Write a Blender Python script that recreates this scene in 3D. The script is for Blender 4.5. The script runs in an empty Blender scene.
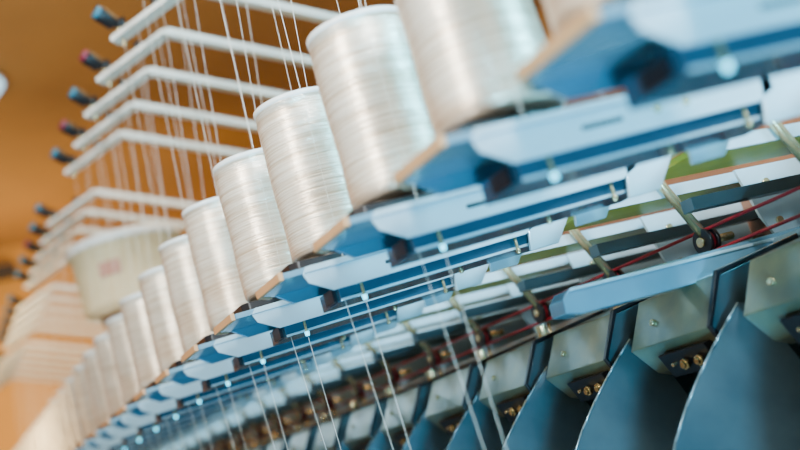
import bpy, bmesh, math, random
from mathutils import Vector, Matrix
random.seed(4)
H=1.4   # camera height above floor; design z values are relative to it
col=bpy.context.scene.collection

# ---------------- materials ----------------
def mat(name,c,rough=.5,metal=0,c2=None,scale=8,stretch=(1,1,1),bump=0,coat=0,emis=None,es=0,sheen=0,aniso=0,lo=.3,hi=.7):
    m=bpy.data.materials.new(name); m.use_nodes=True
    nt=m.node_tree; b=nt.nodes['Principled BSDF']
    b.inputs['Roughness'].default_value=rough; b.inputs['Metallic'].default_value=metal
    b.inputs['Coat Weight'].default_value=coat; b.inputs['Coat Roughness'].default_value=.10
    b.inputs['Sheen Weight'].default_value=sheen
    tc=nt.nodes.new('ShaderNodeTexCoord'); mp=nt.nodes.new('ShaderNodeMapping')
    mp.inputs['Scale'].default_value=stretch
    no=nt.nodes.new('ShaderNodeTexNoise'); no.inputs['Scale'].default_value=scale; no.inputs['Detail'].default_value=4
    nt.links.new(tc.outputs['Object'],mp.inputs[0]); nt.links.new(mp.outputs[0],no.inputs['Vector'])
    r=nt.nodes.new('ShaderNodeValToRGB')
    r.color_ramp.elements[0].position=lo; r.color_ramp.elements[1].position=hi
    c2=c2 or tuple(x*.85 for x in c)
    r.color_ramp.elements[0].color=(*c2,1); r.color_ramp.elements[1].color=(*c,1)
    nt.links.new(no.outputs['Fac'],r.inputs[0]); nt.links.new(r.outputs[0],b.inputs['Base Color'])
    if bump:
        bu=nt.nodes.new('ShaderNodeBump'); bu.inputs['Strength'].default_value=bump; bu.inputs['Distance'].default_value=.003
        nt.links.new(no.outputs['Fac'],bu.inputs['Height']); nt.links.new(bu.outputs[0],b.inputs['Normal'])
    if aniso:
        b.inputs['Anisotropic'].default_value=aniso
        tg=nt.nodes.new('ShaderNodeTangent'); tg.direction_type='RADIAL'; tg.axis='Z'
        nt.links.new(tg.outputs[0],b.inputs['Tangent'])
    if emis:
        b.inputs['Emission Color'].default_value=(*emis,1); b.inputs['Emission Strength'].default_value=es
    return m
M_blue=mat('blue_enamel',(.12,.34,.50),.22,.5,coat=.5)
M_undershade=mat('blue_channel_shade',(.05,.16,.26),.22,.5,coat=.5)  # deeper copy of the shelf blue, underside shade put into the colour
M_plate=mat('plate_enamel',(.20,.41,.55),.2,.35,coat=.5)
M_white=mat('white_enamel',(.52,.74,.86),.18,.25,coat=.5)
M_wbar=mat('creel_white',(.95,.91,.84),.4)
M_tan=mat('tan_edge',(.62,.33,.16),.35)
M_black=mat('black_rubber',(.008,.009,.013),.35)
M_yarn=mat('silk_yarn',(1.0,.90,.77),.28,.45,c2=(.62,.45,.29),scale=1,stretch=(6,6,260),bump=.8,coat=.12,aniso=.65,lo=.25,hi=.60)
M_cap=mat('cap_plastic',(.86,.88,.88),.3)
M_card=mat('tube_card',(.55,.45,.33),.7)
M_steel=mat('steel',(.82,.68,.40),.25,.8)
M_brass=mat('brass',(.75,.6,.3),.25,.95)
M_sep=mat('separator_alloy',(.10,.175,.21),.28,.45,c2=(.055,.105,.135),scale=6,coat=.45)
M_rim=mat('separator_rim',(.35,.50,.56),.25,.6)
M_box=mat('khaki_housing',(.22,.205,.10),.28,.3,c2=(.12,.13,.085),scale=12,coat=.5)
M_boxs=mat('grey_housing',(.08,.13,.155),.35,.4)
M_olive=mat('olive_tray',(.60,.46,.03),.35,.0,c2=(.42,.33,.03))
M_red=mat('red_cord',(.42,.012,.03),.45)
M_glint=mat('cyan_glint',(.1,.7,.9),.2,emis=(.08,.72,1),es=4)  # emission imitates cyan glints on the hanging nuts
M_thread=mat('thread',(.95,.90,.82),.4)
M_panel=mat('beige_panel',(.34,.16,.09),.4,c2=(.12,.065,.05),scale=2)
M_body=mat('machine_body',(.015,.07,.10),.3,.3)
M_orange=mat('orange_plaster',(.60,.29,.06),.8,c2=(.52,.25,.05),scale=.6)
M_ceil=mat('ceiling_paint',(.50,.265,.08),.85,c2=(.34,.18,.06),scale=.35)
M_dark=mat('duct_paint',(.04,.03,.028),.7)
M_floor=mat('floor_epoxy',(.20,.24,.26),.35)
M_lampglass=mat('lamp_glass',(.9,.95,1),.3,emis=(.35,.75,1),es=2)
M_drum=mat('drum_fiber',(.92,.74,.44),.6)
M_pink=mat('label_paper',(.55,.25,.18),.6)
M_brown=mat('brown_funnel',(.26,.12,.04),.5)
M_teal=mat('teal_plastic',(.02,.18,.28),.35)
M_purple=mat('red_plastic',(.25,.02,.05),.35)

# ---------------- mesh helpers ----------------
class B:
    def __init__(s): s.bm=bmesh.new(); s.mats=[]
    def mi(s,m):
        if m not in s.mats: s.mats.append(m)
        return s.mats.index(m)
    def add(s,vs,fs,m,smooth=False):
        bv=[s.bm.verts.new(v) for v in vs]; i=s.mi(m)
        for f in fs:
            try:
                F=s.bm.faces.new([bv[k] for k in f]); F.material_index=i; F.smooth=smooth
            except ValueError: pass
        return bv
    def box(s,x0,x1,y0,y1,z0,z1,m):
        vs=[(x,y,z) for x in(x0,x1) for y in(y0,y1) for z in(z0,z1)]
        s.add(vs,[(0,1,3,2),(4,6,7,5),(0,4,5,1),(2,3,7,6),(0,2,6,4),(1,5,7,3)],m)
    def prism(s,poly,axis,a,b,m):
        n=len(poly)
        f=(lambda p,t:(p[0],p[1],t)) if axis=='z' else (lambda p,t:(p[0],t,p[1])) if axis=='y' else (lambda p,t:(t,p[0],p[1]))
        vs=[f(p,a) for p in poly]+[f(p,b) for p in poly]
        fs=[tuple(range(n-1,-1,-1)),tuple(range(n,2*n))]+[(i,(i+1)%n,n+(i+1)%n,n+i) for i in range(n)]
        s.add(vs,fs,m)
    def rod(s,p,q,r,m,seg=12,r2=None):
        p=Vector(p);q=Vector(q); d=(q-p).normalized(); r2=r if r2 is None else r2
        u=d.orthogonal().normalized(); w=d.cross(u)
        vs=[]
        for P,R in((p,r),(q,r2)):
            for i in range(seg):
                a=2*math.pi*i/seg; vs.append(P+R*(math.cos(a)*u+math.sin(a)*w))
        i0=s.mi(m); bv=[s.bm.verts.new(v) for v in vs]
        for i in range(seg):
            F=s.bm.faces.new((bv[i],bv[(i+1)%seg],bv[seg+(i+1)%seg],bv[seg+i])); F.smooth=True; F.material_index=i0
        F=s.bm.faces.new(bv[:seg][::-1]);F.material_index=i0
        F=s.bm.faces.new(bv[seg:]);F.material_index=i0
    def lathe(s,c,prof,seg=40):
        rings=[]
        for r,z,m in prof:
            rings.append([s.bm.verts.new((c[0]+r*math.cos(2*math.pi*i/seg),c[1]+r*math.sin(2*math.pi*i/seg),c[2]+z)) for i in range(seg)])
        for k in range(len(rings)-1):
            i0=s.mi(prof[k][2])
            for i in range(seg):
                F=s.bm.faces.new((rings[k][i],rings[k][(i+1)%seg],rings[k+1][(i+1)%seg],rings[k+1][i])); F.smooth=True; F.material_index=i0
        for R,m,rev in((rings[0],prof[0][2],True),(rings[-1],prof[-2][2],False)):
            F=s.bm.faces.new(R[::-1] if rev else R); F.material_index=s.mi(m)
    def mesh(s,name):
        bmesh.ops.recalc_face_normals(s.bm,faces=s.bm.faces)
        me=bpy.data.meshes.new(name); s.bm.to_mesh(me); s.bm.free()
        for m in s.mats: me.materials.append(m)
        return me
    def obj(s,name,parent=None,loc=(0,0,0),bevel=0):
        return link(name,s.mesh(name),parent,loc,bevel)
def link(name,me,parent=None,loc=(0,0,0),bevel=0):
    o=bpy.data.objects.new(name,me); col.objects.link(o); o.location=loc
    if parent: o.parent=parent
    if bevel:
        bv=o.modifiers.new('b','BEVEL'); bv.width=bevel; bv.segments=2; bv.limit_method='ANGLE'; bv.angle_limit=math.radians(40)
    return o
def empty(name):
    e=bpy.data.objects.new(name,None); col.objects.link(e); return e

# ---------------- stations ----------------
N0,N1=-3,34
machine=empty('yarn_twisting_machine')
rack=empty('bobbin_shelf_rack')
b=B()
pl=[(.758,0),(.758,.165),(.80,.212),(1.42,.212),(1.42,.03),(1.39,0)]
b.prism(pl,'z',.372,.385,M_plate)
b.prism([(.746,-.004),(.746,.168),(.79,.222),(.797,.215),(.757,.165),(.757,-.004)],'z',.370,.388,M_tan)
b.prism([(.80,.372),(1.39,.372),(1.39,.338),(1.35,.322),(.86,.322),(.81,.350)],'y',0,.006,M_white)
b.prism([(.81,.385),(1.40,.385),(1.40,.372),(.80,.372)],'y',-.004,0,M_white)
b.prism([(.80,.372),(1.37,.372),(1.33,.345),(.84,.345)],'y',.206,.212,M_blue)
b.box(.88,1.44,.03,.15,.298,.334,M_undershade)
b.box(.88,1.44,.026,.03,.298,.304,M_white)
b.box(.872,.881,.05,.105,.302,.332,M_black)
b.box(.92,1.38,.05,.12,.334,.372,M_boxs)
b.box(.99,1.07,-.0015,.001,.345,.353,M_black)
for x in(1.14,1.20): b.rod((x,.001,.350),(x,-.003,.350),.006,M_steel,10)
for ya_ in(0,.20):
    b.prism([(1.37,.372),(1.50,.405),(1.50,.36),(1.43,.282),(1.35,.282)],'y',ya_,ya_+.008,M_white)
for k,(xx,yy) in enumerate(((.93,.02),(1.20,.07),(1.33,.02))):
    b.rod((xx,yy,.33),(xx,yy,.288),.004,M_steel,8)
    b.rod((xx,yy,.297),(xx,yy,.286),.0062,M_glint if k==0 else M_steel,12,.005)  # first nut end glows as a stand-in for a glint
for v in b.bm.verts:
    v.co.z+=H+.06*(v.co.x-.80)
shelf_me=b.mesh('bobbin_shelf')
b=B()
b.prism([(.80,.04),(.80,.20),(.84,.25),(1.10,.25),(1.13,.21),(1.13,.05),(1.10,.02),(.815,.02)],'z',.385,.412,M_black)
b.rod((.965,.14,.405),(.965,.14,.425),.088,M_black,28)
for v in b.bm.verts: v.co.z+=H
seat_me=b.mesh('bobbin_seat')
# housing
b=B()
b.prism([(1.60,-.045),(1.545,.02),(1.61,.125),(1.86,.160),(1.86,-.06),(1.64,-.06)],'y',-.12,.17,M_box)
b.prism([(1.58,-.065),(1.538,.022),(1.604,.132),(1.86,.167),(1.86,.155),(1.612,.122),(1.547,.02),(1.598,-.065)],'y',-.132,-.12,M_black)
b.prism([(1.60,-.05),(1.547,.02),(1.61,.12),(1.86,.155),(1.86,-.06)],'y',-.128,-.122,M_boxs)
b.prism([(1.572,-.064),(1.545,-.008),(1.57,-.004),(1.61,-.064)],'y',-.085,.08,M_black)
for yy in(-.05,.0):
    b.rod((1.60,yy,-.033),(1.540,yy,-.042),.008,M_brass,12)
    b.rod((1.555,yy,-.039),(1.546,yy,-.041),.014,M_brass,6)
b.rod((1.60,.045,-.03),(1.55,.045,-.036),.005,M_steel,8)
b.rod((1.58,.09,.065),(1.565,.09,.07),.008,M_steel,10)
b.rod((1.72,0,-.06),(1.72,0,-.30),.03,M_steel,20)
b.rod((1.72,0,-.30),(1.72,0,-.75),.055,M_boxs,24)
b.rod((1.72,.0,.10),(1.72,.0,.175),.016,M_steel,12)
for v in b.bm.verts: v.co.z+=H+.015
head_me=b.mesh('spindle_head')
# thin sheet separators, gently angled to the aisle, curved leading edge
def sheet(outl,xr_,ypos,slope,curl):
    n=len(outl); vs=[]; C=9; x0=outl[0][0]
    for k,(xl,z) in enumerate(outl):
        t0=k/(n-1); xr=x0+.01+(xr_-x0)*min(1,t0*2.6)
        for c in range(C):
            t=c/(C-1); x=xl+(xr-xl)*t
            vs.append((x, ypos+slope*(x-x0)+curl*(x-x0)**2-.06*t0, z))
    fs=[(r*C+c,r*C+c+1,(r+1)*C+c+1,(r+1)*C+c) for r in range(n-1) for c in range(C-1)]
    return vs,fs
o1=[(1.600,.055),(1.562,.025),(1.517,-.015),(1.470,-.062),(1.424,-.115),(1.382,-.175),(1.348,-.242),(1.32,-.32),(1.30,-.42),(1.29,-.55),(1.285,-.78)]
b=B()
v_,f_=sheet(o1,1.67,-.165,-.30,.5)
b.add(v_,f_,M_sep,True)
v_,f_=sheet([(1.66,.0),(1.62,-.035),(1.575,-.085),(1.53,-.14),(1.49,-.20),(1.455,-.27),(1.43,-.36),(1.42,-.78)],1.84,-.02,.25,.2)
b.add(v_,f_,M_sep,True)
def pt(a,k): return (a[0],-.165-.30*(a[0]-1.6)+.5*(a[0]-1.6)**2-.06*k/(len(o1)-1),a[1])
for k in range(len(o1)-1):
    b.rod(pt(o1[k],k),pt(o1[k+1],k+1),.003,M_rim,8)
for v in b.bm.verts: v.co.z+=H+.01
sep_me=b.mesh('separator')
b=B()
b.box(1.52,2.25,-.13,.10,.372,.384,M_olive)
b.box(1.52,2.25,-.135,-.127,.362,.390,M_white)
b.prism([(1.92,.385),(2.28,.385),(2.28,.20),(1.98,.20),(1.95,.26)],'y',.22,.228,M_white)
b.box(1.70,2.28,.15,.19,.30,.33,M_boxs)
b.rod((2.0,.219,.24),(2.0,.212,.24),.010,M_steel,10)
b.rod((2.0,.219,.34),(2.0,.212,.34),.010,M_steel,10)
for v in b.bm.verts: v.co.z+=H
tray_me=b.mesh('tray')
b=B()
b.rod((1.62,0,.58),(1.80,0,.225),.012,M_steel,14)
b.rod((1.80,.0,.20),(1.80,.0,.10),.006,M_steel,8)
b.rod((1.775,0,.235),(1.87,0,.235),.010,M_steel,12)
for x0,x1,r,m in((1.775,1.785,.032,M_black),(1.785,1.797,.024,M_red),(1.797,1.807,.032,M_black)):
    b.rod((x0,0,.235),(x1,0,.235),r,m,24)
b.rod((1.768,0,.235),(1.776,0,.235),.012,M_steel,12)
for v in b.bm.verts: v.co.z+=H
pul_me=b.mesh('cord_pulley')

def bobbin_mesh(tb=0):
    b=B(); R=.112; h=.378
    prof=[(.060,0,M_card),(.060,.008,M_card),(R-.010,.010,M_yarn),(R,.018,M_yarn)]
    for i in range(1,16):
        t=i/16; prof.append((R+.0012*math.sin(t*9+tb)-.003*t,.018+t*(h-.036),M_yarn))
    prof+=[(R-.005,h-.014,M_cap),(R-.003,h-.013,M_cap),(R-.003,h-.002,M_cap),(R-.010,h,M_cap),(.045,h-.001,M_card),(.045,h+.012,M_card),(.038,h+.012,M_card),(.037,h-.03,M_card),(.02,h-.03,M_card)]
    b.lathe((0,0,0),prof,64)
    return b.mesh('yarn_bobbin')
bms=[bobbin_mesh(t) for t in(0,1.7,3.1)]
for n in range(N0,N1):
    y0=1.313+.4*n
    link('shelf_%d'%(n-N0),shelf_me,rack,(0,y0,0),.0015 if n<8 else 0)
    link('bobbin_seat_%d'%(n-N0),seat_me,rack,(0,y0+.03,0),.003 if n<8 else 0)
    ys=1.97+.4*(n-1)
    link('spindle_head_%d'%(n-N0),head_me,machine,(0,ys,0),.004 if n<10 else 0)
    link('separator_%d'%(n-N0),sep_me,machine,(0,ys,0))
    link('tray_%d'%(n-N0),tray_me,machine,(0,1.80+.4*(n-1),0))
    link('cord_pulley_%d'%(n-N0),pul_me,machine,(0,2.05+.4*(n-1),0))
    o=link('yarn_bobbin',bms[n%3],None,(.97+random.uniform(-.004,.004),y0+.178,H+.4255))
    o.rotation_euler=(0,0,random.uniform(0,6))
ya,yb=.0,14.6
b=B(); b.box(1.50,1.53,ya,yb,H+.388,H+.400,M_white); b.obj('shelf_rail',rack)
b=B(); b.box(2.28,2.34,ya,yb,H-.1,H+.60,M_panel); b.obj('centre_panel',machine)
b=B()
b.box(1.87,1.91,ya,yb,H+.0,H+.185,M_plate)
b.box(1.862,1.91,ya,yb,H+.175,H+.190,M_white)
for k in range(70):
    for dz in(.07,.14):
        b.rod((1.87,.15+k*.2,H+dz),(1.862,.15+k*.2,H+dz),.009,M_steel,10)
b.obj('spindle_rail',machine)
b=B()
b.box(1.91,2.28,ya,yb,0,H+.14,M_body)
b.box(1.83,1.91,ya,yb,H-.75,H-.70,M_blue)
b.box(1.30,1.90,ya,yb,0,.615,M_body)
b.obj('machine_base',machine,bevel=.006)
b=B()
b.prism([(1.262,H+.142),(1.265,H+.172),(1.285,H+.190),(2.28,H+.210),(2.28,H+.140),(1.30,H+.134)],'y',1.92,1.98,M_plate)
b.box(1.285,2.28,1.914,1.92,H+.184,H+.192,M_white)
b.obj('cross_beam',machine,bevel=.004)
def curve(name,polys,r,m,parent=None):
    c=bpy.data.curves.new(name,'CURVE'); c.dimensions='3D'; c.bevel_depth=r; c.bevel_resolution=2
    for p in polys:
        s=c.splines.new('POLY'); s.points.add(len(p)-1)
        for i,q in enumerate(p): s.points[i].co=(*q,1)
    c.materials.append(m)
    o=bpy.data.objects.new(name,c); col.objects.link(o)
    if parent: o.parent=parent
    return o
curve('drive_cord',[[(1.791,ya,H+.262),(1.791,yb,H+.262)],[(1.791,ya,H+.207),(1.791,yb,H+.207)]],.0042,M_red,machine)

# ---------------- overhead creel ----------------
creel=empty('overhead_thread_creel')
def arm(knob,tip):
    b=B()
    b.prism([(1.27,1.850),(1.29,1.870),(2.32,1.515),(2.32,1.480),(1.28,1.838)],'y',-.022,.022,M_wbar)
    P=Vector((1.29,0,1.855)); Q=Vector((1.02,.22,1.76)); sd=Vector((.63,.77,0)).normalized()*.034
    up=Vector((0,0,.010))
    vs=[P+sd,P-sd,Q-sd,Q+sd]; vs=[v-up for v in vs]+[v+up for v in vs]
    b.add(vs,[(3,2,1,0),(4,5,6,7),(0,1,5,4),(1,2,6,5),(2,3,7,6),(3,0,4,7)],M_wbar)
    Q2=Vector((1.05,.20,1.78))
    b.rod(Q2,Q2+Vector((-.02,0,.06)),.012,M_steel,10)
    b.rod(Q2+Vector((-.02,0,.045)),Q2+Vector((-.075,-.02,.085)),.030,knob,16,.033)
    b.rod(Q2+Vector((-.072,-.02,.083)),Q2+Vector((-.088,-.024,.094)),.027,tip,16)
    b.rod(Q2+Vector((.02,-.015,.04)),Q2+Vector((-.02,0,.045)),.022,M_black,16)
    b.rod(Q2+Vector((.13,-.11,.03)),Q2+Vector((.13,-.11,.085)),.018,M_black,12)
    b.rod(Q2,Q2+Vector((0,0,-.05)),.006,M_steel,8)
    for v in b.bm.verts: v.co.z+=H
    return b.mesh('creel_arm')
arms=[arm(M_black,M_teal),arm(M_black,M_purple)]
ms=list(range(-7,4))+[5.4+i for i in range(5)]+[11.4+i for i in range(5)]+[17.4+i for i in range(6)]
armys=[]
for i,m in enumerate(ms):
    y=4.18+.4*m; armys.append(y)
    link('creel_arm_%d'%i,arms[1 if i in(7,9,13) else 0],creel,(0,y,0),.002)
b=B()
b.box(2.28,2.34,1.0,14.6,H+1.45,H+1.52,M_wbar)
for yy in(1.2,6.0,10.5,14.4):
    b.box(2.285,2.335,yy-.03,yy+.03,H+.60,H+1.46,M_wbar)
b.obj('creel_rail',creel)

# ---------------- threads ----------------
T=[]
for n in range(N0,24):
    y0=1.313+.4*n; yc=y0+.175
    ay=min(armys,key=lambda a:abs(a-yc))
    T.append([(1.00,yc,H+.81),(1.10,ay+.12,H+1.80)])
    T.append([(1.05,ay+.20,H+1.75),(.90,yc-.17,H+.39)])
    T.append([(1.16,ay+.08,H+1.80),(1.02,yc-.20,H+.40)])
    if n%2==0: T.append([(1.25,ay+.04,H+1.82),(1.05,yc-.17,H+.40)])
    if n>0:
        T.append([(.93,y0+.02,H+.29),(.95,y0+.03,H-.75)])
        T.append([(.90,y0+.06,H+.32),(.96,y0+.10,H-.75)])
curve('yarn_threads',T,.0006,M_thread)

# ---------------- drum on bracket ----------------
b=B()
b.lathe((1.30,6.0,H),[(.05,.90,M_brown),(.10,.93,M_brown),(.19,.98,M_brown),(.22,1.05,M_drum),(.285,1.07,M_drum),(.29,1.10,M_drum),(.298,1.40,M_drum),(.318,1.40,M_cap),(.32,1.43,M_cap),(.31,1.45,M_cap),(.28,1.45,M_drum),(.27,1.42,M_drum)],48)
b.box(1.58,2.284,5.98,6.02,H+1.14,H+1.18,M_wbar)
vs=[];fs=[]
for i in range(7):
    a=math.radians(226+i*4)
    for z in(1.22,1.30): vs.append((1.30+.3*math.cos(a),6.0+.3*math.sin(a),H+z))
for i in range(6): fs.append((2*i,2*i+2,2*i+3,2*i+1))
b.add(vs,fs,M_pink)
b.obj('yarn_waste_drum')

# ---------------- room ----------------
b=B(); b.box(-7,9,-4,20,-.1,0,M_floor); b.obj('floor')
b=B(); b.box(-7,9,-4,20,6.5,6.6,M_ceil); b.obj('ceiling')
b=B(); b.box(-7,9,20,20.2,0,6.5,M_orange); b.obj('wall_back')
b=B(); b.box(9,9.2,-4,20,0,6.5,M_orange); b.obj('wall_right')
b=B(); b.box(-7.2,-7,-4,20,0,6.5,M_orange); b.obj('wall_left')
b=B(); b.box(-2.5,2.35,19.7,20,5.92,6.14,M_dark); b.obj('wall_duct')
b=B(); b.lathe((1.36,12.3,6.5),[(.40,0,M_wbar),(.44,-.06,M_wbar),(.42,-.08,M_lampglass),(.33,-.18,M_lampglass),(.14,-.23,M_lampglass),(.02,-.235,M_lampglass)],32); b.obj('ceiling_lamp')

# ---------------- lights ----------------
def area(name,loc,target,size,power,c):
    l=bpy.data.lights.new(name,'AREA'); l.energy=power; l.color=c; l.size=size[0]; l.shape='RECTANGLE'; l.size_y=size[1]
    o=bpy.data.objects.new(name,l); col.objects.link(o); o.location=loc
    o.rotation_euler=(Vector(target)-Vector(loc)).to_track_quat('-Z','Y').to_euler(); return o
area('aisle_cool_fill',(-.3,-1.0,.2),(1.6,2.2,1.5),(.5,.4),190,(.20,.70,1))  # added unseen fill, throws cool blue onto the shelf undersides
area('aisle_white_fill',(-2.2,.8,4.2),(1.1,3.2,1.9),(.4,2.5),340,(1,.93,.82))  # added unseen strip light for sheen from the aisle side
area('bobbin_key_light',(.6,-2.2,3.6),(1.0,2.0,2.0),(.30,1.4),400,(.84,.95,1))  # added unseen light for the vertical highlights on the yarn
area('right_cyan_rim_light',(3.6,-.6,3.4),(1.6,2.0,1.8),(.8,.8),300,(.22,.76,1))  # added unseen light, cool rim on the bobbins' right side
area('high_warm_fill',(3.5,5,6.2),(2.0,6,1.5),(2,5),330,(1,.62,.26))  # added warm light from above right, no fixture modelled
area('far_warm_fill',(-1.5,8.5,3),(1.3,11,2.2),(1.5,3),310,(1,.78,.44))  # added unseen fill, warms the distant bobbins
area('wall_wash_fill',(2,15,2.0),(0,20,4.5),(5,1.5),450,(1,.74,.36))  # added unseen light that brightens the back wall
w=bpy.data.worlds.new('w'); bpy.context.scene.world=w; w.use_nodes=True
w.node_tree.nodes['Background'].inputs[0].default_value=(.35,.72,1,1); w.node_tree.nodes['Background'].inputs[1].default_value=.2

# ---------------- camera ----------------
cd=bpy.data.cameras.new('camera'); cam=bpy.data.objects.new('camera',cd); col.objects.link(cam)
R_=Vector((.882,-.3803,-.2784)); U_=Vector((.1764,-.2810,.9433)); K_=Vector((-.4370,-.8807,-.1809))
Mx=Matrix((R_,U_,K_)).transposed().to_4x4()
cam.rotation_euler=Mx.to_quaternion().to_euler(); cam.location=(0,0,H)
cd.sensor_width=36; cd.lens=49.5; cd.clip_start=.05
cd.dof.use_dof=True; cd.dof.focus_distance=2.65; cd.dof.aperture_fstop=1.35
bpy.context.scene.camera=cam
